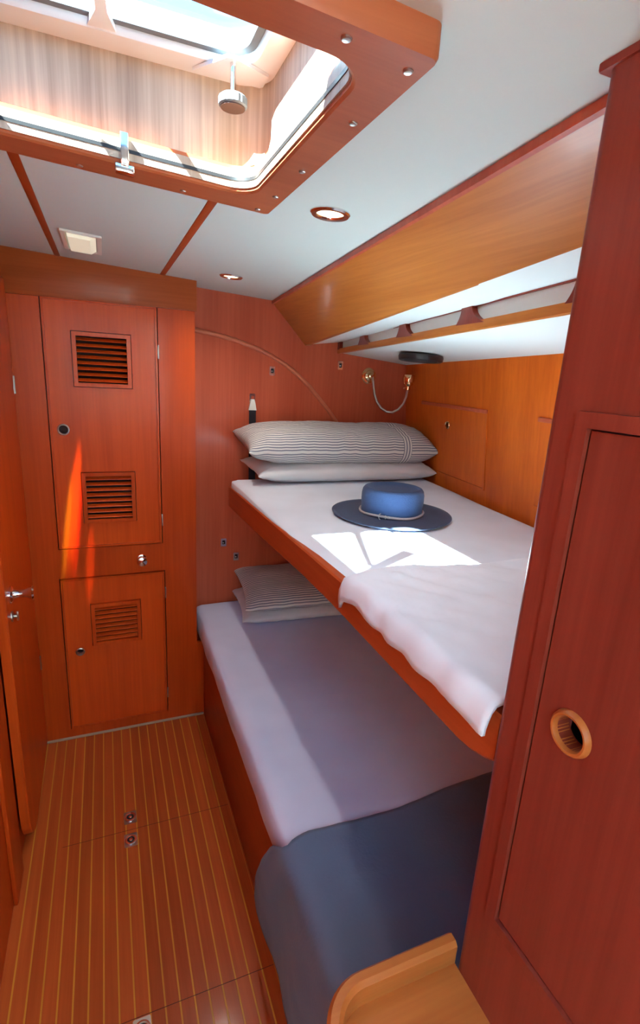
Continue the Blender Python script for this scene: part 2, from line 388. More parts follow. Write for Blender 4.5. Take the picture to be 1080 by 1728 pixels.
# ------------------------------------------------------------------ hanging locker
LF = Fr((0, YL, 0), (1, 0, 0), (0, 0, 1), (0, -1, 0))
lk = thing('locker', (0, YL + 0.06, 0), 'tall mahogany hanging locker with two louvred doors', 'locker')
UD = (-0.193, 0.193, 0.848, 1.762); LD = (-0.199, 0.199, 0.045, 0.728)
slab(MB(), XL, 0.328, 0.0, 1.90, -0.02, 0, LF, rects=(UD, LD)).box(0.308, 0.328, YL + 0.02, YB, 0, 1.90).build('face_frame', W_LOCK, lk)
MB().box(XL, 0.334, 1.757, 1.905, 0, 0.012, LF, bev=0.0015).build('cornice', W_BRX, lk)
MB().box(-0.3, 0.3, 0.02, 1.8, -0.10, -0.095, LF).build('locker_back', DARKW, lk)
slat_mats = W_LOCK
def vent(door, u0, u1, v0, v1, n, w):
    t = 0.016
    ou = rrect(u0 + 0.0025, u1 - 0.0025, v0 + 0.0025, v1 - 0.0025, 0.002, 2); iu = rrect(u0 + t, u1 - t, v0 + t, v1 - t, 0.001, 2)
    MB().ring(ou, iu, -0.006, w + 0.009, LF).build('vent_frame', W_LOCK, door)
    h = (v1 - v0 - 2 * t) / n
    sl = MB().box(-(u1 - u0) / 2 + t, (u1 - u0) / 2 - t, -0.0018, 0.0018, -0.0085, 0.0085, Fr((0, 0, 0), (1, 0, 0), (0, -0.55, 0.835), (0, -0.835, -0.55)), bev=0.001, seg=1).mesh('slat', W_LOCK)
    for k in range(n):
        link('slat', sl, door, ((u0 + u1) / 2, YL - w + 0.004, v0 + t + h * (k + 0.5)))
def locker_door(D, name, vents, hole, dw=0.0):
    g = 0.004; m = MB()
    slab(m, D[0] + g, D[1] - g, D[2] + g, D[3] - g, -0.018, dw, LF, rects=vents, circles=[hole])
    d = m.build('locker_door', W_LOCK, lk)
    # proud lipping round the door
    t = 0.011
    MB().ring(rrect(D[0] + g, D[1] - g, D[2] + g, D[3] - g, 0.002, 3), rrect(D[0] + t, D[1] - t, D[2] + t, D[3] - t, 0.001, 3), dw - 0.001, dw + 0.006, LF).build('door_lipping', W_LOCK, d)
    for v in vents: vent(d, *v, 8, dw)
    c = Fr(LF((hole[0], hole[1], dw)), LF.u, LF.v, LF.w); r = hole[2]
    MB().lathe([(r, -0.016), (r, 0.001), (r + 0.002, 0.003), (r + 0.0045, 0.002), (r + 0.006, -0.0005), (r, -0.016)], c, 28, caps=False).build('finger_hole_ring', STEEL, d)
    MB().lathe([(r + 0.001, -0.0175), (r + 0.001, -0.016)], c, 24).build('hole_back', DARKW, d)
    for v in (D[3] - 0.16 if D is UD else D[3] - 0.10, D[2] + 0.10):
        MB().box(D[1] - 0.003, D[1] + 0.002, v - 0.025, v + 0.025, dw, dw + 0.006, LF, bev=0.001).build('hinge', STEEL, d)
locker_door(UD, 'upper', [(-0.102, 0.098, 1.462, 1.655), (-0.098, 0.096, 0.948, 1.150)], (-0.146, 1.308, 0.0155))
locker_door(LD, 'lower', [(-0.095, 0.099, 0.422, 0.610)], (-0.142, 0.402, 0.0125))
kb = Fr(LF((0.108, 0.786, 0)), LF.u, LF.v, LF.w)
MB().lathe([(0.019, 0), (0.019, 0.003), (0.008, 0.006), (0.007, 0.016), (0.017, 0.022), (0.021, 0.030), (0.019, 0.038), (0.010, 0.042)], kb).build('round_knob', CHR, lk)
tag(MB().box(XL, 0.356, YL - 0.010, YL, 0.0, 0.009, bev=0.003).build('baseboard_far', plain('pale_bead', (0.50, 0.36, 0.26), 0.4)), 'thin pale bead along the foot of the locker', 'baseboard', kind='structure')

# ------------------------------------------------------------------ hatch surround
hs = thing('trim_1', (0, 0.75, 1.88), 'mahogany surround and bleached tunnel walls of the roof hatch', 'trim', kind='structure')
m = MB(); outer = rrect(-0.315, 0.297, 0.480, 1.035, 0.010, 8); inner = rrect(-0.29, 0.247, 0.532, 0.962, 0.045, 8)
i2 = rrect(-0.293, 0.250, 0.529, 0.965, 0.046, 8); o2 = rrect(-0.313, 0.295, 0.482, 1.033, 0.009, 8)
m.loft([[(p[0], p[1], q) for p in L] for L, q in ((outer, 0.012), (outer, -0.024), (o2, -0.028), (i2, -0.028), (inner, -0.025), (inner, 0.012))], CF, loop=True)
m.build('surround_board', W_HAT, hs)
MB().ring(rrect(-0.299, 0.257, 0.520, 0.972, 0.048, 8), rrect(-0.286, 0.2435, 0.5355, 0.9585, 0.0425, 8), -0.011, -0.006, CF).build('screen_track', BLK, hs)
MB().ring(rrect(-0.299, 0.262, 0.518, 0.976, 0.048, 8), rrect(-0.287, 0.2445, 0.5345, 0.9595, 0.0435, 8), -0.021, 0.006, CF).build('tunnel_lip', W_TUN, hs)
TW = rrect(-0.302, 0.272, 0.508, 0.984, 0.052, 10); TO = rrect(-0.318, 0.288, 0.492, 1.0, 0.06, 10)
MB().loft([[(p[0], p[1], 1.872 - 0.05 * p[0]) for p in TO], [(p[0], p[1], 2.02) for p in TO], [(p[0], p[1], 2.02) for p in TW], [(p[0], p[1], 1.872 - 0.05 * p[0]) for p in TW]], loop=True).build('tunnel_wall', W_TUN, hs)
sc_me = MB().lathe([(0.0052, 0.0015), (0.0052, -0.0006), (0.004, -0.0014), (0.0015, -0.001)], n=12).mesh('screw', STEEL)
for x, y in ((0.279, 0.51), (0.279, 0.63), (0.279, 0.80), (0.279, 0.93), (0.272, 1.015), (0.14, 1.015), (-0.02, 1.015), (0.21, 0.50), (0.05, 0.50)):
    link('screw', sc_me, hs, (x, y, zc(x) - 0.0285))
lx, ly = 0.045, 0.955
MB().box(lx - 0.014, lx + 0.014, ly - 0.002, ly + 0.016, -0.040, -0.029, CF, bev=0.002).box(lx - 0.006, lx + 0.006, ly - 0.008, ly + 0.004, -0.03, 0.012, CF, bev=0.001).build('latch', CHR, hs)

# deck hatch
dh = thing('deck_hatch', (0, 0.74, 2.0), 'aluminium framed roof hatch with clear pane showing sky', 'hatch')
ZF = 2.006
m = MB()
a0, a1, a2, a3 = TW, rrect(-0.262, 0.238, 0.540, 0.942, 0.05, 10), rrect(-0.257, 0.233, 0.545, 0.937, 0.048, 10), TO
m.loft([[(p[0], p[1], q) for p in L] for L, q in ((a3, ZF + 0.05), (a3, ZF + 0.014), (a0, ZF + 0.012), (a0, ZF), (a1, ZF + 0.002), (a2, ZF + 0.01), (a2, ZF + 0.03), (a1, ZF + 0.05))], loop=True)
m.build('hatch_frame', ALU, dh)
MB().ring(rrect(-0.258, 0.234, 0.544, 0.938, 0.048, 10), rrect(-0.245, 0.221, 0.557, 0.925, 0.04, 10), ZF + 0.012, ZF + 0.03).build('gasket', RUB, dh)
MB().prism(rrect(-0.256, 0.232, 0.546, 0.936, 0.046, 10), ZF + 0.0295, ZF + 0.039).build('pane', GLASS, dh)
MB().prism([(0.150, 0.968), (0.262, 0.968), (0.262, 0.930), (0.205, 0.905), (0.192, 0.906)], ZF - 0.004, ZF + 0.001).build('corner_bracket', ALU, dh)
kn = MB()
n = 28
prof = [(0.005, 0.0), (0.0195, 0.001), (0.021, 0.003), (0.021, 0.013), (0.018, 0.016), (0.006, 0.017)]
kn.loft([[((r * (1 + (0.05 if (k % 2 and 0.002 < h < 0.014) else 0))) * math.cos(2 * math.pi * k / 40), (r * (1 + (0.05 if (k % 2 and 0.002 < h < 0.014) else 0))) * math.sin(2 * math.pi * k / 40), h) for k in range(40)] for r, h in prof], Fr((0.203, 0.918, 1.944)))
kno = kn.build('knob', RUB, dh)
MB().lathe([(0.0185, -0.0006), (0.0185, 0.001)], Fr((0.203, 0.918, 1.944)), 28).build('knob_face', KNOBB, kno)
MB().lathe([(0.0045, 0.0), (0.0045, 0.05)], Fr((0.203, 0.918, 1.956)), 12).build('stem', CHR, kno)
MB().prism([(0.000, 0.945), (0.040, 0.945), (0.027, 0.900), (0.024, 0.86), (0.010, 0.86), (0.012, 0.900)], ZF + 0.004, ZF + 0.012).build('dog_bracket', ALU, dh)
def bar(p, q, wd, z):
    p, q = Vector(p), Vector(q); t = (q - p).normalized(); nrm = Vector((-t.y, t.x, 0)) * wd / 2
    return MB().loft([[tuple(p + nrm + Vector((0, 0, z))), tuple(q + nrm * 0.7 + Vector((0, 0, z))), tuple(q - nrm * 0.7 + Vector((0, 0, z))), tuple(p - nrm + Vector((0, 0, z)))],
                      [tuple(p + nrm + Vector((0, 0, z + .008))), tuple(q + nrm * 0.7 + Vector((0, 0, z + .008))), tuple(q - nrm * 0.7 + Vector((0, 0, z + .008))), tuple(p - nrm + Vector((0, 0, z + .008)))]])
bar((-0.03, 0.70, 0), (-0.25, 0.575, 0), 0.044, 2.014).build('stay_arm', ALU, dh)
bar((-0.10, 0.89, 0), (-0.19, 0.63, 0), 0.026, 2.022).build('stay_arm', ALU, dh)

# added spot lamps at the hatch, standing in for sunlight split into colours
def streak(loc, to, ang, thin, tilt, col, en):
    ld = bpy.data.lights.new('streak_spot', 'SPOT'); ld.energy = en; ld.color = col; ld.spot_size = math.radians(ang); ld.spot_blend = 1.0; ld.shadow_soft_size = 0.004
    lo = bpy.data.objects.new('streak_spot', ld); COL.objects.link(lo)
    d = Vector(to) - Vector(loc); q = d.to_track_quat('-Z', 'Y').to_matrix().to_4x4()
    lo.matrix_world = Matrix.Translation(loc) @ q @ Matrix.Rotation(math.radians(tilt), 4, 'Z') @ Matrix.Diagonal((thin, 1, 1, 1))
streak((0.0, 0.60, 1.94), (-0.128, YL, 1.02), 17, 0.09, -9, (1, 0.46, 0.04), 80)
streak((0.0, 0.60, 1.94), (-0.158, YL, 0.93), 14, 0.06, -9, (0.45, 0.85, 0.06), 75)
streak((0.0, 0.60, 1.94), (-0.122, YL, 0.92), 14, 0.06, -9, (1, 0.06, 0.01), 50)
streak((0.0, 0.60, 1.94), (-0.085, YL, 0.78), 9, 0.13, -6, (1, 0.30, 0.03), 40)

# ------------------------------------------------------------------ ceiling lights
def downlight(x, y, label, watts):
    t = thing('downlight', (x, y, zc(x)), label, 'light', 'recessed ceiling spotlights')
    F = Fr((x, y, zc(x)), (1, 0, -0.058), (0, 1, 0), (0, 0, -1))
    MB().lathe([(0.039, -0.002), (0.039, 0.002), (0.036, 0.005), (0.028, 0.0045), (0.026, 0.001), (0.026, -0.002)], F, 36, caps=False).build('bezel', CHR, t)
    MB().lathe([(0.0265, -0.001), (0.024, 0.001), (0.010, 0.003)], F, 30).build('lens', GLOW, t)
    ld = bpy.data.lights.new('downlight_lamp', 'SPOT'); ld.energy = watts; ld.color = (1, 0.93, 0.84); ld.spot_size = 2.5; ld.spot_blend = 1.0; ld.shadow_soft_size = 0.02
    lo = bpy.data.objects.new('downlight_lamp', ld); COL.objects.link(lo); lo.location = (x, y, zc(x) - 0.012)
    lo.parent = t; lo.matrix_parent_inverse = BASE[t.name].inverted()
downlight(0.419, 1.028, 'chrome ringed ceiling spotlight nearest the hatch, the larger looking one', 2.2)
downlight(0.413, 1.867, 'small chrome ceiling spotlight near the curved moulding bulkhead', 2.4)
t = thing('ceiling_fixture', (-0.042, 1.76, zc(-0.04)), 'square white plastic fixture on the ceiling above the locker', 'light fixture')
MB().ring(rrect(-0.092, 0.012, 1.650, 1.905, 0.006, 4), rrect(-0.080, 0.0, 1.665, 1.89, 0.003, 4), -0.005, 0.001, CF).build('fixture_plate', WPLAS, t)
MB().loft([[(-0.076, 1.668, 0), (-0.003, 1.668, 0), (-0.003, 1.888, 0), (-0.076, 1.888, 0)], [(-0.074, 1.675, -0.012), (-0.018, 1.675, -0.012), (-0.018, 1.88, -0.012), (-0.074, 1.88, -0.012)]], CF).build('diffuser', plain('diffuser', (0.85, 0.82, 0.66), 0.4, emit=(1, 0.95, 0.7), es=0.12), t)

# ------------------------------------------------------------------ shelf
sh = thing('shelf', (1.15, 1.4, 1.63), 'white overhead shelf with scalloped mahogany fiddle rail under the fascia', 'shelf')
ys = [YB, 1.9, 1.5, 1.1, 0.7, 0.443]
MB().loft([[(xr(y) + 0.004, y, zrb(y) + 0.004), (xh(y, 1.63) + 0.03, y, 1.618 + 0.032 * (YB - y)), (xh(y, 1.63) + 0.03, y, 1.632 + 0.032 * (YB - y)), (xr(y) + 0.004, y, zrb(y) + 0.016)] for y in ys]).build('shelf_board', WHITE2, sh)
MB().loft([[(xr(y) + 0.016, y, zrb(y) + 0.01), (xr(y) + 0.034, y, zrb(y) + 0.01), (xr(y) + 0.034, y, zrt(y) + 0.02), (xr(y) + 0.016, y, zrt(y) + 0.02)] for y in ys]).build('back_panel', WHITE2, sh)
MB().loft([[(xr(y), y, zrb(y)), (xr(y) + 0.018, y, zrb(y)), (xr(y) + 0.016, y, zrb(y) + 0.020), (xr(y), y, zrb(y) + 0.020)] for y in ys]).build('rail', W_FASC, sh)
MB().loft([[(xr(y) + 0.010, y, zrt(y) - 0.002), (xr(y) + 0.017, y, zrt(y) - 0.002), (xr(y) + 0.017, y, zrt(y) + 0.001), (xr(y) + 0.010, y, zrt(y) + 0.001)] for y in ys]).build('top_bead', W_RED, sh)
for y in (2.225, 1.92, 1.54, 1.15, 0.75):
    hw, tw = (0.085, 0.024) if y < 2.2 else (0.015, 0.012)
    z0, z1 = zrb(y) + 0.016, zrt(y) + 0.001
    prof = []
    for k in range(9):
        s = k / 8; prof.append((y - (tw + (hw - tw) * (1 - s) ** 2.2), z0 + (z1 - z0) * s))
    for k in range(8, -1, -1):
        s = k / 8; prof.append((y + tw + (hw * 0.35 - tw * 0.35) * (1 - s) ** 2.2, z0 + (z1 - z0) * s))
    MB().loft([[(xr(py) + d, py, pz) for py, pz in prof] for d in (-0.001, 0.018)]).build('rail_post', W_RED, sh)
sp = thing('ceiling_speaker', (1.132, 1.775, 1.63), 'round black speaker under the white shelf above the wall lamp', 'speaker')
zz = 1.643
F = Fr((1.132, 1.775, zz), (1, 0, -0.04), (0, 1, -0.02), (0.0, 0, -1))
MB().lathe([(0.084, -0.004), (0.086, 0.004), (0.084, 0.016), (0.078, 0.019), (0.066, 0.017)], F, 40).build('housing', BLK, sp)
MB().lathe([(0.066, 0.016), (0.060, 0.0195), (0.02, 0.021)], F, 36).build('grille', plain('grille', (0.03, 0.028, 0.03), 0.6), sp)

# ------------------------------------------------------------------ hull side cupboard doors
for i, (d, hole, lab) in enumerate(((DOORS[0], (1.835, 1.378, 0.012), 'small flush cupboard door in the hull side beside the pillows'),
                                    (DOORS[1], (1.03, 1.378, 0.012), 'second flush cupboard door in the hull side, half hidden by the near cabinet'))):
    t = thing('cupboard_door', HF((sum(d[:2]) / 2, d[2], 0)), lab, 'cupboard door', 'hull side cupboard doors')
    g = 0.0025
    slab(MB(), d[0] + g, d[1] - g, d[2] + g, d[3] - g, -0.016, 0.002, HF, circles=[hole]).build('door_panel', W_HULL, t)
    MB().box(d[0] - 0.004, d[1] + 0.004, d[3] - 0.002, d[3] + 0.012, 0, 0.007, HF, bev=0.002).build('top_moulding', W_BULK, t)
    MB().box(d[0] - 0.007, d[0] + 0.001, d[2] - 0.006, d[3], 0, 0.005, HF, bev=0.0015).build('side_moulding', W_HULL, t)
    c = Fr(HF((hole[0], hole[1], 0.002)), HF.u, HF.v, HF.w); r = hole[2]
    MB().lathe([(r, -0.012), (r, 0.001), (r + 0.003, 0.003), (r + 0.005, 0.0), (r, -0.012)], c, 24, caps=False).build('finger_hole_ring', BRASS, t)
    MB().lathe([(r + 0.001, -0.014), (r + 0.001, -0.012)], c, 20).build('hole_back', DARKW, t)

# ------------------------------------------------------------------ right cabinet and desk
XC, YC = 0.452, 0.44
RF = Fr((XC, 0, 0), (0, 1, 0), (0, 0, 1), (-1, 0, 0))
cb = thing('cabinet', (0.8, 0.0, 0), 'tall mahogany cabinet filling the right edge with a framed door', 'cabinet')
RD = (-0.16, 0.382, 0.872, 1.520)
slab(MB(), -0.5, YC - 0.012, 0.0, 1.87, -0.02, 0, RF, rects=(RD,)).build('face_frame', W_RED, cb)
m = MB(); rr = 0.012
corner = [(XC + rr - rr * math.cos(math.radians(a)), YC - rr + rr * math.sin(math.radians(a))) for a in range(0, 91, 15)]
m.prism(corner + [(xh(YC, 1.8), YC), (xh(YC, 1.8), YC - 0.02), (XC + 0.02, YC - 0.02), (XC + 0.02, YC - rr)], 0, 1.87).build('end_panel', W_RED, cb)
MB().box(XC + 0.1, XC + 0.11, -0.5, YC - 0.03, 0.0, 1.80).build('cabinet_back', DARKW, cb)
MB().box(XC - 0.003, XC + 0.3, -0.5, YC + 0.008, 1.848, 1.872, bev=0.003).build('cornice', W_RED, cb)
hole = (0.333, 1.197, 0.0185)
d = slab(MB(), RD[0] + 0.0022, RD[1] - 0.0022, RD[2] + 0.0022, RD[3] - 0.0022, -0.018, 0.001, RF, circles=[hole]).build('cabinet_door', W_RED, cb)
t_ = 0.016
MB().ring(rrect(RD[0] - t_, RD[1] + t_, RD[2] - t_, RD[3] + t_, 0.003, 4), rrect(RD[0] + 0.0, RD[1] - 0.0, RD[2] + 0.0, RD[3] - 0.0, 0.001, 4), -0.001, 0.006, RF).build('door_frame_moulding', W_RED, cb)
c = Fr(RF((hole[0], hole[1], 0.001)), RF.u, RF.v, RF.w); r = hole[2]
MB().lathe([(r, -0.017), (r, 0.003), (r + 0.0015, 0.006), (r + 0.004, 0.0065), (r + 0.0065, 0.004), (r + 0.0075, -0.0005), (r, -0.017)], c, 40, caps=False).build('finger_hole_ring', W_DSK, d)
MB().lathe([(r + 0.001, -0.06), (r + 0.001, -0.058)], c, 30).build('hole_back', DARKW, d)

dk = thing('desk', (0.34, 0.1, 0), 'small orange wooden desk top with rounded raised edge at bottom right', 'desk')
def desk_path(off):
    x0, y1, r = 0.222 + off, 0.464 - off, 0.075 - off
    pts = [(XC, y1)]
    for k in range(13):
        a = math.radians(90 + 7.5 * k); pts.append((x0 + r + r * math.cos(a), y1 - r + r * math.sin(a)))
    return pts + [(x0, -0.45)]
top = desk_path(0.004) + [(XC, -0.45)]
MB().prism(top, 0.672, 0.705).build('desk_top', W_DSK, dk)
po, pi_, mid = desk_path(0), desk_path(0.022), desk_path(0.005)
rg = []
for a, b, c_, e in zip(po, mid, desk_path(0.016), pi_):
    rg.append([(a[0], a[1], 0.668), (a[0], a[1], 0.738), (b[0], b[1], 0.744), (c_[0], c_[1], 0.744), (e[0], e[1], 0.738), (e[0], e[1], 0.700)])
MB().loft(rg).build('fiddle_rail', W_DSK, dk)
MB().box(0.27, 0.29, -0.45, 0.42, 0.0, 0.672).box(0.29, XC, 0.40, 0.42, 0.0, 0.672).build('desk_panel', W_BRD, dk)

# ------------------------------------------------------------------ bunks
lb = thing('lower_bunk', (0.8, 1.3, 0), 'lower bunk base with a plain dark mahogany front board', 'bunk')
MB().box(0.358, 0.378, 0.468, YB, 0.0, 0.405, bev=0.003).build('front_board', W_BRD, lb)
MB().box(0.328, 0.358, YL, YL + 0.02, 0.0, 0.368).build('filler_strip', W_LOCK, lb)
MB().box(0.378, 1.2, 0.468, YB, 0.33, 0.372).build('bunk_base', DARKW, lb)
def wr_(a, s):
    return lambda p: (0, 0, a * noise.noise(Vector((p.x * s, p.y * s * 0.8, 0.3))) if p.z > 0.02 else 0)
def low_d(p):
    k = 1 if p.z > 0.45 else 0
    d = 0.004 * noise.noise(Vector((p.x * 5, p.y * 4, 0.3))) * k
    return (0.004 * noise.noise(Vector((p.y * 9, p.z * 14, 2))) if p.x < 0.36 else 0, 0, d)
tag(rbox(0.339, 1.19, 0.470, YB - 0.004, 0.373, 0.498, 0.030, 0.03, low_d).build('mattress', SHEET2, ang=80), 'long sheeted mattress on the lower bunk, coloured with a skylight tint', 'mattress')

ub = thing('upper_bunk', (0.9, 1.25, 1.0), 'upper bunk platform with a mahogany edge board', 'bunk')
YE = 2.09
def zt(y): return 1.085 + 0.032 * (2.0 - y)
def zb(y): return 0.992 + 0.055 * max(0, 2.0 - y) * (1 if y > 1.0 else 1) - (0.0 if y > 1.1 else 0.055 * (1.1 - y))
def board_ring(y, x0, x1, up=0):
    return [(x0 + 0.004, y, zb(y) + up), (x1, y, zb(y) + up), (x1, y, zt(y)), (x0 + 0.004, y, zt(y)), (x0, y, zt(y) - 0.004), (x0, y, zb(y) + 0.005 + up)]
rg = [board_ring(y, 0.463, 0.485) for y in (YE, 1.8, 1.5, 1.2, 1.0, 0.8, 0.6, 0.52)]
rg += [board_ring(y, 0.463, 0.485, u) for y, u in ((0.49, 0.004), (0.465, 0.012), (0.445, 0.022))]
MB().loft(rg).build('edge_board', W_BRD, ub)
MB().loft([[(0.485, y, zb(y) + 0.012), (xh(y, 1.03) - 0.012, y, zb(y) + 0.012), (xh(y, 1.03) - 0.012, y, zb(y) + 0.03), (0.485, y, zb(y) + 0.03)] for y in (YE, 1.6, 1.0, 0.46)]).build('bunk_base', W_BULK, ub)
XU0 = 0.466
def up_d(p):
    t = (p.x - XU0) / (1.35 - XU0)
    dx = 0.098 * (p.y - 2.1) * max(0, t)
    z = 0.004 * noise.noise(Vector((p.x * 5, p.y * 4, 7.3))) if p.z > 1.09 else 0
    z += (zb(p.y) - 1.02) * (1 if p.z < 1.06 else 0)
    return (dx + (0.003 * noise.noise(Vector((p.y * 8, p.z * 14, 2))) if p.x < 0.49 else 0), 0, z)
tag(rbox(XU0, 1.377, 0.455, YE, 1.05, 1.115, 0.022, 0.028, up_d).build('mattress', SHEET, ang=80), 'white sheeted mattress on the upper bunk under the blue hat', 'mattress')

# duvet folded over the foot of the upper bunk
def duvet(u, v):
    y_far = 0.905 + 0.045 * math.sin(u * 4.2 + 0.2) + 0.02 * math.sin(u * 11)
    y = 0.452 + (y_far - 0.452) * v
    s = -0.045 + u * (0.80 + 0.045)
    edge = min(1, (1 - v) * 9.0)
    th = 0.030 * math.sqrt(max(0, 1 - (1 - edge) ** 2))
    th *= min(1, (1 - u) * 6 + 0.15)
    x = XU0 - 0.008 + max(0, s); z = 1.117 + th
    if s < 0: z += s * 0.9; x += -0.010 * math.sin(min(1, -s / 0.045) * math.pi * 0.5)
    wv = 0.006 * noise.noise(Vector((x * 9, y * 14, 3.1))) + 0.0055 * noise.noise(Vector((x * 34 + y * 20, y * 9, 8))) + 0.004 * max(0, noise.noise(Vector((x * 8 - y * 26, y * 30 + x * 9, 5)))) 
    lump = 0.008 * math.exp(-((x - 0.75) ** 2 + (y - 0.80) ** 2) / 0.02)
    x += 0.006 * noise.noise(Vector((y * 22, 1, 5))) * (1 if s < 0.02 else 0)
    return (x, y, z + (wv + lump) * min(1, edge + 0.1))
tag(MB().grid(duvet, 70, 46).build('duvet', DUVET, ang=80), 'white duvet folded over the foot end of the upper bunk', 'duvet')
so = bpy.data.objects['duvet'].modifiers.new('thickness', 'SOLIDIFY'); so.thickness = 0.006; so.offset = 1

# navy blanket on the lower bunk
def blanket(u, v):
    L = 0.36                                    # drop length
    s = -L + u * (L + 0.80)
    x0 = 0.331
    rad = 0.03
    yf = 0.905 + 0.012 * math.sin(u * 9) + (0.16 * min(1, max(0, -s) / 0.30) if s < 0 else 0) - (0.025 * max(0, 1 - abs(s) / 0.06))
    y = 0.474 + (yf - 0.474) * v
    if s > rad: x, z = x0 + s, 0.5045
    elif s > -rad:
        a = (rad - s) / (2 * rad) * math.pi / 2
        x, z = x0 + rad - rad * math.sin(a), 0.5045 - rad + rad * math.cos(a)
    else:
        x, z = x0, 0.5045 - rad + (s + rad)
        x -= 0.010 * (0.5 + 0.5 * math.sin(y * 26 + z * 6)) * min(1, -s / 0.2) + 0.004 * min(1, -s / 0.25)
    z += 0.004 * noise.noise(Vector((x * 7, y * 9, 1))) + 0.0025 * noise.noise(Vector((x * 22, y * 30, 4))) + 0.002
    x -= 0.004 * abs(noise.noise(Vector((y * 12, z * 10, 6)))) if s < 0 else 0
    return (x, y, z)
bk = MB().grid(blanket, 76, 40).build('blanket', NAVY, ang=80); tag(bk, 'slate navy blanket draped over the foot of the lower bunk', 'blanket')
so = bk.modifiers.new('thickness', 'SOLIDIFY'); so.thickness = 0.004; so.offset = 1

# ------------------------------------------------------------------ pillows
def pillow(name, mat, loc, size, rot, label, group, seed=0, sag=0.0, hem=0.0):
    a, b, T = size[0] / 2, size[1] / 2, size[2] / 2
    nu, nv = 48, 36; vs, fs, uvs = [], [], []
    def P(u, v, sgn):
        prof = (max(0, 1 - abs(u) ** (14 if u > 0 else 5)) ** 0.5) * (max(0, 1 - abs(v) ** 3) ** 0.5)
        x = a * u * (1 - 0.05 * (1 - abs(u)) ) * (1 - 0.045 * (1 - v * v) * abs(u) ** 3)
        y = b * v * (1 - 0.06 * (1 - u * u) * abs(v) ** 3)
        n_ = noise.noise(Vector((u * 2.5 + seed, v * 2.5, sgn * 3 + seed)))
        n2 = noise.noise(Vector((u * 9 + seed, v * 7, seed)))
        z = sgn * T * prof * (1 + 0.14 * n_) + 0.05 * T * n2 * prof
        z += -sag * (u * u) * 0.0 + 0.006 * n2 * (1 - prof)
        return (x, y, z)
    idx = {}
    lens = []
    for sgn in (1, -1):
        acc = [0]; pv = None
        for j in range(nv + 1):
            p = Vector(P(0.05, -1 + 2 * j / nv, sgn))
            if pv is not None: acc.append(acc[-1] + (p - pv).length)
            pv = p
        lens.append(acc)
    me_v, me_f, me_uv = [], [], []
    for si, sgn in enumerate((1, -1)):
        k0 = len(me_v)
        for j in range(nv + 1):
            for i in range(nu + 1):
                # cosine spacing keeps the rim smooth
                u = math.sin((i / nu - 0.5) * math.pi); v = math.sin((j / nv - 0.5) * math.pi)
                me_v.append(P(u, v, sgn))
        for j in range(nv):
            for i in range(nu):
                q = [k0 + j * (nu + 1) + i, k0 + j * (nu + 1) + i + 1, k0 + (j + 1) * (nu + 1) + i + 1, k0 + (j + 1) * (nu + 1) + i]
                me_f.append(q if sgn > 0 else q[::-1])
    me = bpy.data.meshes.new(name); me.from_pydata(me_v, [], me_f)
    uvl = me.uv_layers.new(name='UVMap')
    # arc length down the pillow as the second coordinate, so that the stripes wrap evenly
    N = (nu + 1) * (nv + 1); arc_ = [0] * (2 * N)
    for si in range(2):
        for j in range(1, nv + 1):
            for i in range(nu + 1):
                k = si * N + j * (nu + 1) + i
                arc_[k] = arc_[k - nu - 1] + math.dist(me_v[k], me_v[k - nu - 1])
    for lp in me.loops:
        k = lp.vertex_index; uvl.data[lp.index].uv = (me_v[k][0] + a, arc_[k])
    bm = bmesh.new(); bm.from_mesh(me); bmesh.ops.remove_doubles(bm, verts=bm.verts[:], dist=2e-4); bm.to_mesh(me); bm.free()
    for p in me.polygons: p.use_smooth = True
    me.materials.append(mat)
    o = bpy.data.objects.new(name, me); COL.objects.link(o); o.location = loc
    o.rotation_euler = [math.radians(q) for q in rot]
    BASE[o.name] = o.matrix_basis.copy()
    return tag(o, label, 'pillow', group)
pillow('pillow', PWHITE, (0.955, 2.072, 1.162), (0.83, 0.31, 0.092), (3, 0, 0), 'plain white pillow under the striped one on the upper bunk', 'pillows on the bunks', 3)
pillow('pillow', STRIPE, (0.935, 2.075, 1.270), (0.86, 0.32, 0.155), (8, 0, -1), 'thick striped pillow lying on top on the upper bunk', 'pillows on the bunks', 11)
pillow('pillow', PWHITE, (0.93, 2.07, 0.532), (0.86, 0.34, 0.08), (1, 0, -4), 'plain white pillow under the striped one on the lower bunk', 'pillows on the bunks', 5)
pillow('pillow', STRIPE, (0.93, 2.06, 0.614), (0.84, 0.34, 0.10), (9, 0, -4), 'striped pillow lying on the lower bunk in the shade', 'pillows on the bunks', 21)

# ------------------------------------------------------------------ hat
ht = thing('hat', (0.862, 1.435, 1.117), 'wide brimmed blue felt hat with a braided band lying on the upper bunk', 'hat')
def hring(r, h, n=64, ex=1.0, curl=0):
    return [(r * ex * math.cos(2 * math.pi * k / n), r * math.sin(2 * math.pi * k / n), h + curl * math.cos(4 * math.pi * k / n)) for k in range(n)]
F = Fr((0.862, 1.435, 1.117), Vector((1, -0.25, 0)).normalized(), Vector((0.25, 1, 0)).normalized(), (0, 0, 1))
prof = [(0.088, 0.012), (0.11, 0.009), (0.15, 0.008), (0.178, 0.009), (0.190, 0.011), (0.192, 0.009), (0.189, 0.006), (0.15, 0.002), (0.11, 0.002), (0.086, 0.003)]
MB().loft([hring(r, h, ex=1.03, curl=0.002 * (r / 0.19) ** 2) for r, h in prof], F, loop=True).build('brim', FELT2, ht, ang=60)
prof = [(0.094, 0.009), (0.0955, 0.03), (0.097, 0.055), (0.0965, 0.075), (0.094, 0.087), (0.089, 0.094), (0.083, 0.0965), (0.076, 0.095), (0.068, 0.0905), (0.05, 0.088), (0.02, 0.087), (0.002, 0.087)]
MB().loft([hring(r, h, ex=1.06) for r, h in prof], F, caps=True).build('crown', FELT, ht, ang=60)
bd = MB()
